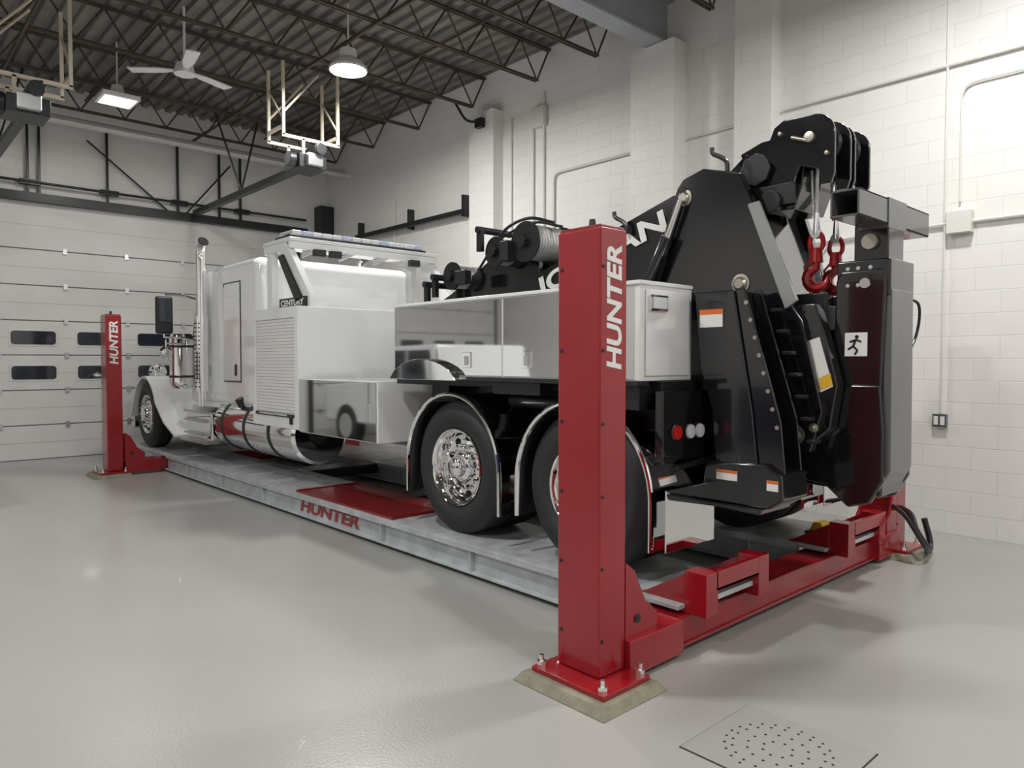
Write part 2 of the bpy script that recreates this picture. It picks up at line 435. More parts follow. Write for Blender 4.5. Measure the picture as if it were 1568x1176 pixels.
for tag, y0 in (('rear', 2.27), ('front', YP+.02)):
    c = B().box(PX1, RX0, y0, y0+.23, .05, .2)
    c.box(PX1, PX1+.46, y0-.05, y0+.23, .03, .21).box(RX0-.42, RX0, y0-.05, y0+.23, .03, .21)
    c.box(PX1+.3, RX0-.3, y0-.012, y0, .185, .2).box(PX1+.3, RX0-.3, y0-.02, y0, .04, .055)
    c.build('crossmember_'+tag, M['red'], L, .006)
    g = B()
    for yy in (y0-.02, y0+.22):
        g.prism('Y', [(PX1, .2), (PX1+.26, .2), (PX1+.26, .3), (PX1+.16, .38), (PX1+.07, .55), (PX1, .6)], yy, yy+.02)
        g.prism('Y', [(RX0, .2), (RX0-.2, .2), (RX0-.2, .3), (RX0-.13, .36), (RX0-.06, .55), (RX0, .6)], yy, yy+.02)
    g.build('carriage_gussets_'+tag, M['red'], L, .003)
    B().cyl((PX1+.09, y0-.028, .30), (PX1+.09, y0-.018, .30), .022).build('pulley_cap_'+tag, M['dark'], L)
RUN = [(3.34, 4.14, 'a'), (5.15, 5.95, 'b')]
YR1 = 13.05
for x0, x1, tag in RUN:
    B().box(x0+.04, x1-.04, 2.30, YR1, .225, .25).build('runway_deck_'+tag, M['galvtop'], L, .004)
    w = B()
    for xe, s_ in ((x0, 1), (x1, -1)):
        for (a, c) in ((2.52, YP), (YP+.28, YR1)):
            w.box(min(xe+s_*.045, xe+s_*.06), max(xe+s_*.045, xe+s_*.06), a, c, .03, .225)
            w.box(min(xe, xe+s_*.06), max(xe, xe+s_*.06), a, c, .03, .045)
        w.box(min(xe, xe+s_*.045), max(xe, xe+s_*.045), 2.30, YR1, .225, .25)
        y = 2.9
        while y < 10.9:
            if not (5.55 < y < 7.0): w.box(min(xe+s_*.005, xe+s_*.045), max(xe+s_*.005, xe+s_*.045), y, y+.012, .045, .225)
            y += 1.22
        w.box(min(xe+s_*.0, xe+s_*.012), max(xe+s_*.0, xe+s_*.012), 2.52, 11.1, .20, .225)
    w.build('runway_beams_'+tag, M['galv'], L, .002)
    k = B().box(x0+.03, x1-.04, 5.2, 7.0, .25, .268)
    k.box(x0+.03, x1-.04, 5.2, 5.24, .268, .276).box(x0+.03, x1-.04, 6.96, 7.0, .268, .276)
    k.box(x0+.5, x0+.52, 5.24, 6.96, .268, .276)
    k.build('slip_plate_'+tag, M['redd'], L, .003)
    k = B()
    for y in (7.3, 7.8, 8.4, 9.2): k.box(x0+.1, x1-.1, y, y+.02, .25, .262)
    k.build('deck_bars_'+tag, M['galv'], L)
    st = B()
    for xx in (x0+.06, x1-.18):
        st.box(xx, xx+.12, 2.16, 2.30, .2, .44)
        st.prism('X', [(2.30, .2), (2.62, .25), (2.56, .27), (2.30, .42)], xx, xx+.012)
    st.box(x0+.16, x1-.18, 2.16, 2.19, .33, .44).box(x0+.16, x1-.18, 2.16, 2.26, .33, .35)
    st.build('wheel_stop_'+tag, M['red'], L, .004)
    B().box(x0+.18, x1-.18, 2.2, 2.3, .26, .29).build('stop_channel_'+tag, M['galv'], L)
text('runway_lettering', 'HUNTER', (3.384, 6.92, .07), (0, -1, 0), (0, 0, 1), 1.16, .12, M['red'], L, .006, .15)
B().box(4.14, 5.15, 8.3, 8.7, .12, .24).box(4.14, 5.15, 6.0, 6.3, .12, .24).build('rolling_jack', M['blackm'], L, .01)
h = B()
h.hose([(6.52, 2.24, 2.12), (6.62, 2.2, 2.08), (6.65, 2.2, 1.95), (6.63, 2.22, 1.8), (6.56, 2.24, 1.68), (6.57, 2.3, 1.4)], .012, 8)
h.hose([(6.44, 2.24, .38), (6.30, 2.12, .36), (6.24, 2.06, .26), (6.32, 2.02, .14), (6.48, 2.04, .05), (6.56, 2.06, .12), (6.54, 2.1, .3)], .024, 8)
h.hose([(6.26, 2.24, .42), (6.12, 2.1, .38), (6.16, 2.0, .2), (6.3, 2.0, .1), (6.45, 2.05, .04)], .018, 8)
h.build('hydraulic_hoses', M['blackm'], L)

# ------------------------------------------------------------ TRUCK
T = empty('heavy_tow_truck', (4.68, 7.5, .25))
tire, rim, dk, nut = B(), B(), B(), B()
ZW = .77; FY = 12.25
TP = [(.29, -.03), (.315, -.005), (.36, .004), (.365, .008), (.44, .006), (.445, 0), (.485, -.012), (.508, -.03), (.52, -.045),
      (.52, -.085), (.507, -.088), (.507, -.097), (.52, -.10), (.52, -.135), (.507, -.138), (.507, -.147), (.52, -.15), (.52, -.19),
      (.507, -.193), (.507, -.202), (.52, -.205), (.52, -.24), (.50, -.265), (.44, -.285), (.36, -.285), (.29, -.25)]
def wheel(xo, sd, yc, dual):
    o = (xo, yc, ZW); d = (sd, 0, 0)
    tire.lathe(TP, o, d, 56)
    if dual:
        tire.lathe(TP, (xo-sd*.33, yc, ZW), d, 40)
        rim.lathe([(.292, -.02), (.305, -.004), (.30, .004), (.287, -.004), (.278, -.02), (.268, -.03), (.262, -.10), (.25, -.125), (.225, -.135), (.19, -.13), (.15, -.12),
                   (.125, -.118), (.12, -.06), (.11, -.045), (.082, -.04), (.078, 0.005), (.065, .02), (0, .024)], o, d, 48)
        hz, hn, hr = -.134, -.125, .222
    else:
        rim.lathe([(.292, -.02), (.305, -.004), (.30, .004), (.285, -.004), (.272, -.03), (.262, -.06), (.235, -.04), (.19, -.01), (.15, -.005),
                   (.115, .0), (.11, .05), (.09, .065), (0, .07)], o, d, 48)
        hz, hn, hr = -.035, -.01, .225
    for i in range(10):
        a = 2*pi*i/10
        p = Vector((xo, yc+.165*cos(a), ZW+.165*sin(a)))
        nut.cyl(p+Vector((sd*hn, 0, 0)), p+Vector((sd*(hn+.065), 0, 0)), .021, .014, 8)
        a += pi/10
        p = Vector((xo, yc+hr*cos(a), ZW+hr*sin(a)))
        dk.lathe([(0, .004), (.026, .004), (.026, -.01)], p+Vector((sd*(hz+.006), 0, 0)), d, 14)
for yc in (4.47, 3.13):
    wheel(3.48, -1, yc, True); wheel(5.88, 1, yc, True)
wheel(3.42, -1, FY, False); wheel(5.94, 1, FY, False)
tire.build('tires', M['tire'], T, ang=50); rim.build('rims', M['chrome'], T, ang=50); dk.build('hand_holes', M['hole'], T); nut.build('lug_nuts', M['chrome'], T)

c = B()
for x in (4.26, 4.98): c.box(x, x+.1, 2.45, 12.9, .88, 1.14)
for y in (4.47, 3.13): c.cyl((3.9, y, ZW), (5.45, y, ZW), .10).lathe([(0, -.2), (.18, -.14), (.22, 0), (.18, .14), (0, .2)], (4.68, y, ZW), (0, 1, 0), 20)
c.cyl((3.7, FY, ZW), (5.66, FY, ZW), .06)
for x in (4.2, 5.08):
    for y in (4.47, 3.13): c.box(x, x+.08, y-.55, y+.55, .70, .76).box(x-.02, x+.1, y-.1, y+.1, .66, .95)
c.box(3.62, 5.74, 2.62, 5.5, 1.40, 1.478)
c.box(4.1, 5.26, 2.5, 6.9, 1.14, 1.40)
for y in (3.8, 5.3): c.cyl((4.0, y, 1.2), (4.25, y, 1.2), .12)
c.cyl((4.05, 2.7, 1.12), (4.05, 3.5, 1.12), .11).cyl((3.75, 3.55, 1.3), (3.75, 4.1, 1.3), .05)
c.box(3.9, 4.26, 5.1, 5.35, .95, 1.4).box(3.75, 4.2, 2.7, 2.9, 1.2, 1.42)
c.box(3.5, 3.9, 3.55, 4.05, 1.36, 1.45).box(3.5, 3.9, 2.70, 2.85, 1.3, 1.45)
c.build('chassis', M['blackm'], T, .006)
hs = B()
for i in range(6):
    y = 2.75+i*.42
    hs.hose([(3.85+.03*i, y, 1.4), (3.78, y+.1, 1.28), (3.9, y+.2, 1.18), (4.15, y+.25, 1.22)], .012, 6)
hs.build('air_hoses', M['dark'], T)
fe, bead = B(), B()
for yc in (4.47, 3.13):
    for (x0, x1) in ((3.43, 4.06), (5.30, 5.93)):
        R = .575
        p = [(yc+R, .52)] + arc((yc, ZW), R, 0, 180, 26) + [(yc-R, .48)]
        fe.path(p, .012, x0, x1)
        xe = x0 if x0 < 4 else x1
        bead.tube([(xe, a, b) for a, b in p], .017, 8)
fe.build('half_fenders', M['steel'], T, ang=50); bead.build('fender_beads', M['chrome'], T)
br = B()
for yc in (4.47, 3.13):
    br.cyl((3.7, yc, ZW+.56), (4.3, yc, 1.0), .02); br.cyl((3.7, yc-.565, .95), (4.3, yc-.565, 1.0), .02)
br.build('fender_brackets', M['blackm'], T)
box('mud_flap', 3.42, 3.92, 2.44, 2.45, .50, .86, M['steel'], T, .003)
box('mud_flap_right', 5.44, 5.94, 2.44, 2.45, .50, .86, M['steel'], T, .003)

# tool body
YA, YZ = 5.28, 2.66; Z0, Z1 = 1.48, 2.06
for s_, (xa, xb) in (('left', (3.45, 3.99)), ('right', (5.37, 5.91))):
    box('body_core_'+s_, xa+.006, xb, YZ, YA, Z0, Z1, M['white'], T, .006)
    xs = xa if s_ == 'left' else xb
    a, b = (xs, xs+.01) if s_ == 'left' else (xs, xs+.006)
    pn = B()
    for (y0, y1) in ((3.885, 5.27), (3.30, 3.875), (2.70, 3.29)):
        pn.box(a, b, y0, y1, Z0+.01, Z1-.012)
    pn.build('body_doors_'+s_, M['steel'], T, .004)
    box('body_top_rail_'+s_, xa-.008, xb, YZ-.01, YA+.01, Z1-.004, Z1+.022, M['white'], T, .006)
    box('body_bottom_rail_'+s_, xa-.012, xa+.1, YZ, YA, Z0-.03, Z0, M['blackm'], T, .004)
lt = B(); ltb = B()
for y in (4.28, 3.62, 3.0):
    lt.box(3.440, 3.451, y-.045, y+.045, 1.55, 1.67); ltb.box(3.432, 3.441, y-.02, y+.02, 1.57, 1.64)
lt.build('door_latches', M['chrome'], T, .003); ltb.build('latch_handles', M['alu'], T, .002)
# polished fender crown poking out at the front lower corner of the body
sg_ = B()
prof = [(4.35+.9*i/14, 1.46+.16*sin(pi*min(1, (i/14)*1.0+.0))**.6) for i in range(15)]
sg_.prism('X', prof+[(5.25, 1.45), (4.35, 1.45)], 3.385, 3.449)
sg_.build('body_scuff_guard', M['chrome'], T, .025, 4, 50)
B().box(3.50, 3.95, 2.648, 2.66, 1.51, 2.03).build('body_rear_door', M['white'], T, .006)
box('marker_light_base', 3.52, 3.70, 2.632, 2.648, 1.90, 2.0, M['chrome'], T, .006)
box('marker_light', 3.54, 3.68, 2.622, 2.634, 1.915, 1.985, M['clearl'], T, .004)
box('body_deck', 3.99, 5.37, 2.66, 5.28, 1.95, 2.03, M['blackm'], T, .004)
box('tail_panel', 3.55, 5.8, 2.56, 2.62, 1.0, 1.42, M['black'], T, .006)
tl, tr_, tc_ = B(), B(), B()
for x, k in ((3.66, 0), (3.80, 1), (3.90, 1), (5.70, 0), (5.56, 1), (5.46, 1)):
    tl.lathe([(0, 0), (.052, 0), (.052, .02), (.046, .024)], (x, 2.56, 1.17), (0, -1, 0), 20)
    (tr_ if k == 0 else tc_).lathe([(.046, .02), (.041, .034), (0, .04)], (x, 2.56, 1.17), (0, -1, 0), 20)
tl.build('tail_light_rings', M['blackm'], T); tr_.build('tail_lights_red', M['redl'], T); tc_.build('tail_lights_clear', M['clearl'], T)

# front tool cabinet
CY0, CY1 = 7.08, 8.22
box('tool_cabinet', 3.46, 5.90, CY0, CY1, .88, 2.18, M['white'], T, .012)
fr = B().box(3.44, 3.46, CY0, 7.16, .88, 2.18).box(3.44, 3.46, 8.14, CY1, .88, 2.18).box(3.44, 3.46, 7.16, 8.14, 2.06, 2.18).box(3.44, 3.46, 7.16, 8.14, .88, 1.0)
fr.build('cabinet_frame', M['white'], T, .004)
sl = B()
for i in range(30):
    z = 1.005+i*.0351
    sl.prism('Y', [(3.452, z), (3.446, z+.005), (3.446, z+.028), (3.452, z+.033), (3.459, z+.033), (3.459, z)], 7.165, 8.135)
sl.build('roller_shutter', M['fixture'], T)
B().box(3.425, 3.447, 7.18, 8.12, 1.0, 1.035).box(3.42, 3.445, 7.2, 7.25, .93, 1.02).build('shutter_bar', M['dark'], T, .003)
B().cyl((3.43, 7.3, 1.02), (3.43, 8.0, 1.02), .012).build('shutter_handle', M['chrome'], T)
box('lower_toolbox', 3.46, 4.2, 5.56, CY0-.001, .86, 1.42, M['white'], T, .006)
box('lower_toolbox_right', 5.2, 5.9, 5.56, CY0-.001, .86, 1.42, M['white'], T, .006)
box('toolbox_mirror_panel', 3.448, 3.46, 5.575, CY0-.01, .87, 1.41, M['steel'], T, .003)
B().box(3.436, 3.45, 5.66, 5.70, 1.05, 1.22).build('toolbox_handle', M['chrome'], T, .003)
# sleeper / cab
def rounded(y0, y1, z0, z1, r, rb=.1):
    return [(y0, z0)] + [(y1, z0)] + arc((y1-r, z1-r), r, 0, 90, 8) + arc((y0+rb, z1-rb), rb, 90, 180, 5)
B().prism('X', rounded(8.42, 10.35, 1.0, 2.86, .40, .12), 3.58, 5.78).build('sleeper', M['white'], T, .11, 6)
B().prism('X', [(10.3, 1.0), (11.3, 1.0), (11.35, 1.85), (11.05, 2.45), (10.85, 2.6), (10.3, 2.62)], 3.78, 5.58).build('cab', M['white'], T, .05, 4)
B().prism('X', [(10.45, 1.95), (11.2, 1.95), (11.0, 2.38), (10.45, 2.40)], 3.768, 3.782).prism('X', [(10.45, 1.95), (11.2, 1.95), (11.0, 2.38), (10.45, 2.40)], 5.578, 5.592).build('side_windows', M['glass'], T)
B().prism('X', [(11.335, 1.9), (11.07, 2.43), (11.055, 2.42), (11.32, 1.9)], 3.95, 5.41).build('windshield', M['glass'], T)
B().prism('X', [(11.3, .95), (13.2, .95), (13.22, 1.72), (13.1, 1.82), (11.3, 1.98)], 4.05, 5.31).build('hood', M['white'], T, .06, 4)
B().box(4.2, 5.16, 13.22, 13.25, .85, 1.75).build('grille_surround', M['chrome'], T, .01)
gb = B()
for i in range(22): gb.box(4.24+i*.041, 4.25+i*.041, 13.25, 13.26, .9, 1.7)
gb.build('grille_bars', M['dark'], T)
box('front_bumper', 3.5, 5.86, 13.28, 13.42, .48, .9, M['chrome'], T, .03)
box('bumper_bracket', 4.3, 5.06, 12.9, 13.3, .6, .85, M['blackm'], T)
B().prism('X', [(8.92, 1.36), (9.42, 1.36)] + arc((9.36, 2.52), .06, 0, 90, 4) + arc((8.98, 2.52), .06, 90, 180, 4), 3.566, 3.582).build('sleeper_door', M['white'], T, .004)
sg = B()
for (y0, y1, z0, z1) in ((8.895, 8.912, 1.34, 2.59), (9.428, 9.44, 1.34, 2.59), (8.9, 9.44, 2.588, 2.60), (8.9, 9.44, 1.335, 1.348)):
    sg.box(3.574, 3.5815, y0, y1, z0, z1)
sg.box(3.558, 3.57, 9.0, 9.06, 1.42, 1.56)
sg.build('sleeper_door_seal', M['dark'], T)
sv = B()
for i in range(8): sv.cyl((3.574, 8.7+i*.2, 1.18), (3.584, 8.7+i*.2, 1.18), .01, n=8)
sv.build('sleeper_rivets', M['alu'], T)
box('sleeper_skirt', 3.60, 3.66, 8.42, 10.35, .98, 1.12, M['white'], T, .01)
ex = B()
for x in (3.47, 5.89):
    ex.cyl((x, 9.95, 1.0), (x, 9.95, 3.02), .065, n=20)
    ex.hose([(x, 9.95, 2.95), (x, 9.95, 3.06), (x, 9.92, 3.13), (x, 9.84, 3.18)], .07, 16)
    ex.cyl((x, 9.95, 1.2), (x, 9.95, 2.2), .09, n=24)
ex.build('exhaust_stacks', M['chrome'], T)
eh = B()
for i in range(16):
    for k in (-1, 0, 1):
        a = radians(200+k*30); eh.cyl((3.47+.088*cos(a), 9.95+.088*sin(a), 1.26+i*.056), (3.47+.093*cos(a), 9.95+.093*sin(a), 1.26+i*.056), .011, n=6)
eh.cyl((3.47, 9.842, 3.178), (3.47, 9.835, 3.182), .06)
eh.build('heat_shield_slots', M['hole'], T)
ac = B()
for x in (3.60, 5.76):
    ac.lathe([(0, 0), (.12, 0), (.165, .05), (.17, .08), (.165, .1), (.165, .72), (.14, .80), (0, .84)], (x, 11.15, 1.2), (0, 0, 1), 28)
ac.build('air_cleaners', M['chrome'], T)
ab = B()
for z in (1.36, 1.8): ab.lathe([(.167, 0), (.174, .005), (.174, .03), (.167, .035)], (3.60, 11.15, z), (0, 0, 1), 28)
ab.build('air_cleaner_bands', M['dark'], T)
B().box(3.12, 3.34, 10.66, 10.76, 1.98, 2.5).build('door_mirrors', M['blackm'], T, .03, 3)
B().box(3.15, 3.31, 10.645, 10.66, 2.14, 2.46).build('mirror_glass', M['glass'], T, .01)
mb = B()
for z in (2.53, 1.93): mb.tube([(3.78, 10.79, z-.05), (3.5, 10.76, z), (3.23, 10.71, z)], .014, 8)
mb.cyl((3.23, 10.71, 1.93), (3.23, 10.71, 2.53), .014); mb.cyl((3.25, 10.71, 1.6), (3.25, 10.71, 1.9), .012).cyl((3.25, 10.71, 1.85), (3.62, 11.0, 1.85), .012)
mb.lathe([(0, 0), (.06, .01), (.09, .05), (0, .05)], (3.25, 10.66, 1.72), (0, 1, 0), 20)
mb.build('mirror_brackets', M['chrome'], T)
ff = B()
for x0, x1 in ((3.38, 4.1), (5.26, 5.98)):
    p = [(FY+.77, .72)]+arc((FY, ZW), .60, 35, 145, 14)+[(11.68, .98), (11.3, .72), (10.80, .55)]
    ff.path(p, .035, x0, x1)
ff.build('front_fenders', M['white'], T, ang=50)
B().prism('X', [(11.68, .98), (11.3, .72), (10.80, .55), (10.80, .98)], 3.62, 4.1).build('fender_skirt', M['white'], T, .01)
hl = B()
for x in (3.82, 5.54): hl.lathe([(0, 0), (.10, .03), (.13, .12), (.13, .24), (0, .24)], (x, 12.85, 1.42), (0, 1, 0), 20)
hl.build('headlight_pods', M['chrome'], T)
B().box(3.50, 4.1, 9.72, 10.68, .52, .92).build('step_box', M['steel'], T, .03, 3)
st = B()
for z in (.60, .78, .9): st.box(3.44, 3.5, 9.8, 10.6, z, z+.03)
st.box(3.42, 3.6, 9.7, 10.7, .50, .55)
st.build('step_treads', M['alu'], T, .004)
ft = B()
for x in (3.82, 5.54):
    ft.lathe([(0, 0), (.30, 0), (.335, .03), (.335, 2.27), (.30, 2.3), (0, 2.3)], (x, 7.32, .79), (0, 1, 0), 40)
ft.build('fuel_tanks', M['chrome'], T)
fb = B()
for y in (7.9, 8.6, 9.3):
    fb.lathe([(.336, 0), (.345, .004), (.345, .05), (.336, .054)], (3.82, y, .79), (0, 1, 0), 40)
fb.cyl((3.6, 8.9, 1.05), (3.55, 8.9, 1.14), .06)
fb.build('tank_straps', M['dark'], T)

# light pylon
py = B()
for x in (3.62, 5.56):
    py.prism('X', [(8.30, 2.95), (7.74, 2.95), (7.16, 2.32), (7.12, 2.18), (7.34, 2.18), (7.36, 2.27), (7.90, 2.84), (8.30, 2.84)], x, x+.08)
    py.prism('X', [(8.22, 2.86), (8.08, 2.86), (8.08, 2.18), (8.22, 2.18)], x, x+.08)
    py.prism('X', [(8.1, 2.24), (7.34, 2.24), (7.34, 2.18), (8.1, 2.18)], x, x+.08)
py.box(3.62, 5.64, 7.62, 8.32, 2.93, 2.985)
py.box(3.62, 5.64, 7.62, 7.66, 2.86, 2.95)
for x in (4.1, 4.6, 5.1): py.prism('X', [(7.66, 2.93), (8.3, 2.93), (8.3, 2.86)], x, x+.02)
py.build('light_pylon', M['white'], T, .008)
B().box(3.66, 5.6, 7.72, 8.24, 2.985, 3.0).box(3.7, 3.78, 7.78, 7.9, 2.99, 3.05).box(5.4, 5.48, 7.78, 7.9, 2.99, 3.05).build('lightbar_rails', M['alu'], T, .004)
lb, l2 = B(), B()
for i in range(14):
    x = 3.7+i*.128
    (lb if i % 4 != 1 else l2).box(x, x+.12, 7.72, 8.06, 3.022, 3.085)
lb.build('lightbar_clear', M['clearl'], T, .014); l2.build('lightbar_blue', M['bluel'], T, .014)
box('lightbar_base', 3.66, 5.52, 7.70, 8.08, 2.998, 3.024, M['dark'], T, .004)
wl = B()
for x in (3.9, 4.1, 5.2): wl.box(x, x+.14, 7.56, 7.64, 2.79, 2.87)
wl.build('work_lights', M['dark'], T, .01)
B().prism('X', [(7.88, 2.78), (7.76, 2.80), (7.28, 2.27), (7.44, 2.24)], 3.595, 3.62).box(3.60, 3.62, 7.2, 7.85, 2.19, 2.30).build('pylon_strut', M['blackm'], T, .004)
text('pylon_lettering', 'CENTURY', (3.598, 7.80, 2.21), (0, -1, 0), (0, 0, 1), .55, .07, M['label'], T, .003)

# ---- boom / turret
bo = B()
bo.prism('X', [(5.9, 2.03), (5.82, 2.2), (5.5, 2.28), (4.98, 2.45), (4.6, 2.5), (4.3, 2.40), (3.2, 2.66), (2.95, 2.70), (2.75, 2.3), (3.0, 2.03)], 4.42, 4.96)
bo.build('boom_base', M['black'], T, .012)
sp = B()
for x in (4.34, 4.98):
    sp.prism('X', [(5.86, 2.03), (5.84, 2.18), (5.62, 2.26), (5.0, 2.55), (4.80, 2.66), (4.52, 2.70), (4.42, 2.62), (4.40, 2.03)], x, x+.05)
sp.build('winch_side_plates', M['black'], T, .006)
dr, cb, mo = B(), B(), B()
for (y, z, r) in ((4.42, 2.60, .17), (4.80, 2.56, .13), (5.42, 2.40, .13)):
    for x in (4.18, 4.62, 4.72, 5.1):
        dr.lathe([(0, 0), (r, 0), (r, .018), (0, .018)], (x, y, z), (1, 0, 0), 28)
    dr.cyl((4.13, y, z), (4.2, y, z), .05, n=20)
    for k in range(11):
        for xx in (4.22, 4.74):
            x = xx+k*.033
            cb.lathe([(r*.6, 0), (r*.82, .0), (r*.88, .016), (r*.82, .032), (r*.6, .032)], (x, y, z), (1, 0, 0), 24)
dr.build('winch_drums', M['blackm'], T); cb.build('winch_cable', M['cable'], T)
mo.box(4.08, 4.16, 5.1, 5.25, 2.30, 2.42).box(4.1, 4.2, 4.55, 4.65, 2.45, 2.62)
mo.build('winch_motors', M['dark'], T, .008)
rl = B()
for (y, z) in ((5.75, 2.30), (5.62, 2.36), (4.95, 2.72)):
    rl.box(4.12, 4.16, y-.03, y+.03, z-.15, z+.06).cyl((4.1, y, z+.04), (4.5, y, z+.04), .03)
rl.hose([(4.3, 4.2, 2.74), (4.3, 4.5, 2.82), (4.3, 4.8, 2.76), (4.3, 4.98, 2.56)], .014, 8).hose([(4.4, 4.2, 2.72), (4.4, 4.55, 2.80), (4.4, 5.0, 2.70), (4.4, 5.3, 2.45)], .012, 8)
rl.build('cable_guides', M['blackm'], T)
an = radians(17)
text('boom_lettering', 'JORDAN', (4.336, 4.40, 2.09), (0, -cos(an), sin(an)), (0, sin(an), cos(an)), 1.38, .21, M['label'], T, .004)
B().prism('X', [(4.47, 2.04), (4.47, 2.34), (3.05, 2.78), (2.9, 2.6), (3.3, 2.04)], 4.345, 4.42).build('boom_side_panel', M['black'], T, .004)
mast = [(3.22, 2.10), (2.973, 2.79), (2.92, 2.85), (2.762, 2.895), (2.491, 2.82), (2.40, 2.62), (2.352, 2.475), (2.22, 2.066), (2.06, 1.85), (1.93, 1.30), (2.0, 1.05), (2.22, 1.05), (2.32, 1.5), (2.45, 2.0), (2.86, 2.06)]
mp = B()
for x in (4.26, 4.96): mp.prism('X', mast, x, x+.07)
mp.build('mast_side_plates', M['black'], T, .01, 3)
B().prism('X', [(3.15, 2.3), (2.95, 2.74), (2.762, 2.82), (2.52, 2.77), (2.40, 2.45), (2.26, 2.066), (2.1, 1.85), (2.2, 1.6), (2.5, 2.06), (2.86, 2.1)], 4.33, 4.96).build('mast_core', M['black'], T, .006)
B().prism('X', [(2.42, 2.60), (2.34, 2.61), (2.08, 1.97), (2.16, 1.92)], 4.235, 4.26).build('mast_wall_reflection', M['wallrefl'], T, .006)  # light grey strip paints the white wall's reflection onto the black boom
rb = B()
for q in ([(3.16, 2.14), (3.12, 2.14), (2.88, 2.78), (2.92, 2.80)], [(2.48, 2.02), (2.45, 2.0), (2.30, 1.5), (2.33, 1.49)]):
    rb.prism('X', q, 4.245, 4.262)
rb.build('mast_ribs', M['black'], T, .004)
pin = B()
for (y, z, r) in ((2.90, 2.72, .04), (2.47, 2.10, .045), (2.10, 1.15, .045), (1.98, 1.2, .02)):
    pin.lathe([(0, .03), (r*.7, .03), (r, .015), (r, 0)], (4.255, y, z), (-1, 0, 0), 20)
    pin.lathe([(r*1.4, 0), (r*1.4, .01), (r, .012)], (4.26, y, z), (-1, 0, 0), 20)
pin.build('pivot_pins', M['pin'], T)
B().cyl((4.20, 3.18, 2.10), (4.20, 3.0, 2.46), .045, n=20).build('boom_cylinder', M['black'], T)
B().cyl((4.20, 3.01, 2.44), (4.20, 2.90, 2.70), .026, n=16).build('boom_cylinder_rod', M['chrome'], T)
ho = B()
for (x, y, z) in ((4.3, 2.66, 2.90), (4.3, 3.50, 2.60)):
    ho.hose([(x, y-.06, z-.05), (x, y-.05, z+.02), (x, y, z+.06), (x, y+.05, z+.09), (x, y+.06, z+.13)], .016, 8)
ho.build('rope_hooks', M['blackm'], T)
B().prism('X', [(3.1, 2.55), (2.55, 2.98), (2.40, 2.80), (2.9, 2.4)], 4.44, 4.90).build('boom_extension', M['black'], T, .01)
bh = B()
bh.prism('X', [(2.60, 2.99), (2.45, 3.04), (2.30, 3.05), (2.15, 2.95), (2.17, 2.70), (2.22, 2.57), (2.42, 2.58), (2.54, 2.80)], 4.46, 4.88)
head = [(2.40, 2.93), (2.33, 3.09), (2.27, 3.125)] + arc((2.08, 2.98), .14, 88, 180, 8) + [(1.94, 2.74), (1.96, 2.68), (2.02, 2.68), (2.04, 2.78), (2.16, 2.82), (2.20, 2.72), (2.28, 2.80)]
for x in (4.40, 4.625, 4.69, 4.915):
    bh.prism('X', head, x, x+.025)
bh.prism('X', [(2.34, 3.08), (2.27, 3.115), (2.09, 3.11), (2.09, 3.09), (2.26, 3.09)], 4.425, 4.915)
bh.build('boom_head', M['black'], T, .006)
b = B()
for x in (4.50, 4.78): b.lathe([(0, 0), (.12, 0), (.095, .02), (.095, .03), (.12, .05), (0, .05)], (x, 2.08, 2.96), (1, 0, 0), 28)
b.build('sheaves', M['dark'], T)
hp = B()
for (x, y, z, r) in ((4.40, 2.09, 2.98, .032), (4.46, 2.44, 2.88, .04), (4.46, 2.34, 2.68, .03), (4.40, 1.98, 2.86, .013), (4.40, 2.28, 3.04, .013)):
    hp.lathe([(0, .03), (r, .025), (r, 0)], (x, y, z), (-1, 0, 0), 16)
hp.cyl((4.38, 2.20, 3.0), (4.38, 2.10, 2.96), .012)
hp.build('head_pins', M['pin'], T)
B().cyl((4.42, 2.47, 2.86), (4.46, 2.47, 2.86), .11, n=8).cyl((4.40, 2.36, 2.63), (4.46, 2.36, 2.63), .075, n=20).box(4.43, 4.47, 2.2, 2.5, 2.6, 2.74).build('head_cover', M['blackm'], T, .006)
ro, so, hk = B(), B(), B()
for x, y in ((4.50, 2.09), (4.78, 2.09)):
    ro.cyl((x, y, 2.92), (x, y, 2.52), .011, n=8); ro.cyl((x, y+.035, 2.80), (x, y+.02, 2.52), .009, n=8)
    so.cyl((x, y, 2.40), (x, y, 2.53), .024, .014, 12).cyl((x-.02, y, 2.40), (x+.02, y, 2.40), .03)
    hk.hose([(x, y, 2.42), (x, y-.035, 2.38), (x, y-.04, 2.32), (x, y, 2.28), (x, y+.04, 2.32), (x, y+.035, 2.38), (x, y, 2.42)], .015, 8)
    hk.cyl((x, y, 2.22), (x, y, 2.31), .042, .034, 16)
    pts = [(x, y, 2.26), (x, y, 2.22)] + [(x, y-.012+.066*cos(t), 2.125+.066*sin(t)) for t in [radians(80-k*26) for k in range(11)]]
    hk.tube(pts, [.028, .028]+[.029, .032, .036, .038, .038, .038, .036, .032, .028, .022, .012], 10)
    hk.tube([(x, y+.03, 2.25), (x, y+.075, 2.2), (x, y+.06, 2.14)], .009, 6)
    so.hose([(x, y-.04, 2.10), (x, y-.03, 2.03), (x, y, 2.0), (x, y+.03, 2.03), (x, y+.02, 2.10)], .012, 8)
ro.build('wire_ropes', M['cable'], T); so.build('rope_sockets', M['alu'], T); hk.build('tow_hooks', M['hook'], T)
kb = B().box(4.36, 4.92, 2.02, 2.2, 1.80, 1.95).box(4.40, 4.44, 1.98, 2.2, 1.75, 2.02).box(4.84, 4.88, 1.98, 2.2, 1.75, 2.02).cyl((4.5, 2.09, 1.94), (4.5, 2.09, 2.02), .03).cyl((4.78, 2.09, 1.94), (4.78, 2.09, 2.02), .03)
kb.build('hook_bracket', M['blackm'], T, .008)
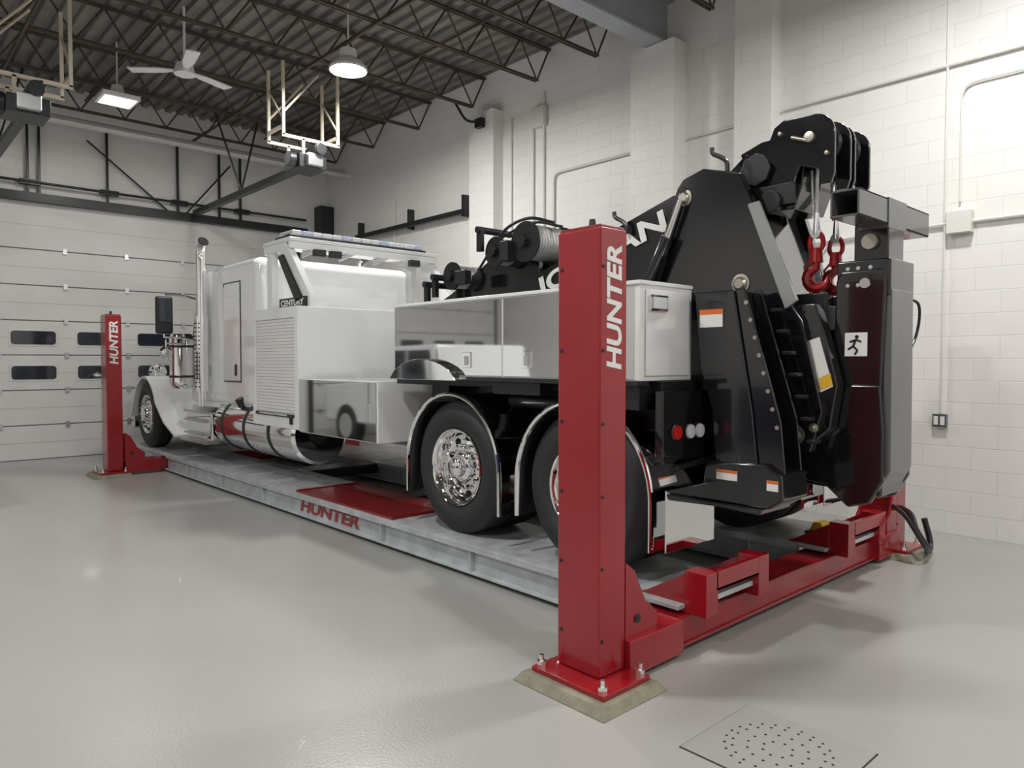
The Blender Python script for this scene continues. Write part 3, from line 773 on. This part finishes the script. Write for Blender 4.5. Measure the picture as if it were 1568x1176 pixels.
# stabilisers
for s_, x0, x1 in (('left', 3.93, 4.20), ('right', 5.16, 5.43)):
    lg = B()
    lg.prism('X', [(2.60, 2.03), (2.33, 2.03), (2.20, 1.3), (2.16, .95), (2.44, .95), (2.47, 1.3), (2.55, 1.55)], x0, x1)
    for xx in (x0+.02, x1-.05):
        lg.prism('X', [(2.33, 2.03), (2.27, 2.04), (2.03, 1.25), (2.0, .95), (2.16, .95), (2.20, 1.3)], xx, xx+.02)
    lg.build('stabiliser_leg_'+s_, M['black'], T, .008)
    ft_ = B().prism('X', [(2.50, .98), (2.10, 1.0), (2.0, .94), (1.99, .80), (2.08, .74), (2.44, .74), (2.52, .84)], x0-.02, x1+.02)
    ft_.prism('X', [(2.54, .74), (2.52, .715), (2.12, .70), (2.10, .74)], x0-.05, x1+.05)
    ft_.build('stabiliser_foot_'+s_, M['black'], T, .012, 3)
    hb2 = B()
    for i in range(8):
        z = 1.95-i*.105; y = 2.30-(2.03-z)*.24/.78*.9-.01
        hb2.cyl((x0+.016, y-.012, z), (x0+.0205, y-.012, z), .013, n=12)
    hb2.build('leg_holes_'+s_, M['pin'], T)
lad = B()
for i in range(7):
    z = 1.90-i*.13; y = 2.17-(1.9-z)*.3
    lad.box(4.13, 4.20, y-.03, y+.03, z, z+.02)
lad.build('leg_rungs', M['blackm'], T, .003)
# underlift
ul = B()
for x in (4.41, 4.80):
    ul.prism('X', [(2.27, 1.2), (2.22, 1.32), (2.10, 1.34), (1.99, 1.24), (1.94, 1.46), (1.66, 1.46), (1.64, 1.2), (1.635, .90), (1.71, .76), (1.84, .72), (1.98, .84), (2.15, .86), (2.26, 1.0)], x, x+.04)
ul.box(4.45, 4.80, 1.66, 1.94, .80, 1.5).box(4.45, 4.80, 1.94, 2.2, .9, 1.15)
ul.build('underlift_knuckle', M['black'], T, .014, 3)
B().prism('X', [(1.95, 1.4), (1.93, 2.08), (1.90, 2.14), (1.66, 2.14), (1.64, 2.05), (1.66, 1.4)], 4.42, 4.83).build('underlift_upright', M['black'], T, .014, 3)
B().prism('X', [(1.66, 2.02), (1.615, 2.02), (1.61, .96), (1.66, .86)], 4.44, 4.78).build('underlift_rear_highlight', M['greyp'], T, .008)  # grey plate puts the highlight on the black column's rear into its colour
box('underlift_collar', 4.43, 4.80, 1.62, 1.93, 1.98, 2.20, M['black'], T, .012)
box('underlift_inner_tube', 4.50, 4.74, 1.66, 1.86, 2.18, 2.42, M['black'], T, .012)
cbm = B(); t = .012
y0, y1, z0, z1 = 1.66, 1.82, 2.40, 2.55
cbm.box(4.08, 5.16, y0, y1, z0, z0+t).box(4.08, 5.16, y0, y1, z1-t, z1).box(4.08, 5.16, y0, y0+t, z0, z1).box(4.08, 5.16, y1-t, y1, z0, z1)
cbm.box(4.48, 4.76, y0-.006, y1+.006, z0-.02, z1+.006)
cbm.build('underlift_crossbar', M['greyp'], T, .003)
ub = B().cyl((4.425, 1.76, 2.06), (4.415, 1.76, 2.06), .03)
for (y, z) in ((1.86, 2.15), (1.80, 2.15), (1.73, 2.15), (1.86, 2.05), (1.80, 2.05), (1.74, 2.05)): ub.lathe([(0, .012), (.012, .01), (.012, 0)], (4.43, y, z), (-1, 0, 0), 10)
ub.build('collar_bolts', M['alu'], T)
B().cyl((4.47, 1.76, 2.31), (4.50, 1.76, 2.31), .045, n=24).build('tube_pin', M['pin'], T)
# link arm between hook bracket and knuckle, carrying the load chart
B().prism('X', [(2.20, 1.95), (2.00, 1.95), (1.95, 1.80), (1.86, 1.46), (1.90, 1.20), (2.02, 1.08), (2.16, 1.10), (2.12, 1.5)], 4.30, 4.40).build('underlift_link', M['black'], T, .01)
uh = B()
uh.hose([(4.28, 2.2, 1.6), (4.2, 2.13, 1.35), (4.22, 2.15, 1.0), (4.41, 2.1, .9)], .014, 8).hose([(4.3, 2.25, 1.6), (4.2, 2.2, 1.35), (4.22, 2.2, .95), (4.4, 2.1, .85)], .012, 8)
uh.build('underlift_hoses', M['blackm'], T)
def decal(n, x, y0, y1, z0, z1, top='orange'):
    box(n, x-.003, x, y0, y1, z0, z1, M['label'], T)
    if top: box(n+'_header', x-.0045, x-.003, y0, y1, z1-(z1-z0)*.28, z1, M[top], T)
decal('warning_label_leg', 3.93, 2.40, 2.56, 1.81, 1.92)
decal('warning_label_foot', 3.91, 2.28, 2.42, .88, .94); decal('warning_label_toe', 3.91, 2.02, 2.09, .85, .91)
decal('safety_sign', 4.42, 1.74, 1.87, 1.63, 1.77, None)
mn = B().cyl((4.415, 1.80, 1.745), (4.417, 1.80, 1.745), .011)
for a, b in (((1.805, 1.73), (1.82, 1.69)), ((1.82, 1.69), (1.795, 1.665)), ((1.795, 1.665), (1.81, 1.64)), ((1.82, 1.69), (1.85, 1.67)), ((1.805, 1.73), (1.775, 1.715)), ((1.81, 1.725), (1.84, 1.715))):
    mn.cyl((4.416, *a), (4.416, *b), .006, n=6)
mn.build('safety_sign_figure', M['hole'], T)
B().prism('X', [(2.05, 1.72), (1.97, 1.745), (1.885, 1.45), (1.965, 1.41)], 4.294, 4.300).build('load_chart_label', M['label'], T)
B().prism('X', [(1.965, 1.50), (1.90, 1.53), (1.885, 1.46), (1.955, 1.43)], 4.290, 4.2935).build('load_chart_warning', M['yellow'], T)

ck = empty('wheel_chock', (5.6, 2.52, .25))
B().prism('X', [(2.46, .276), (2.60, .276), (2.56, .35), (2.50, .35)], 5.52, 5.66).build('wedge', M['yellow'], ck, .01)
B().box(5.50, 5.68, 2.44, 2.62, .251, .276).build('pad', M['blackm'], ck, .004)

w = bpy.data.worlds.new('world'); S.world = w; w.use_nodes = True
w.node_tree.nodes['Background'].inputs[0].default_value = (.6, .65, .7, 1)
w.node_tree.nodes['Background'].inputs[1].default_value = .3
cam = bpy.data.cameras.new('camera'); co = bpy.data.objects.new('camera', cam); S.collection.objects.link(co)
co.location = (0, 0, 1.6); co.rotation_euler = (radians(88.2), 0, radians(-42.4))
cam.sensor_width = 36; cam.lens = 25.46; cam.clip_start = .05
S.camera = co
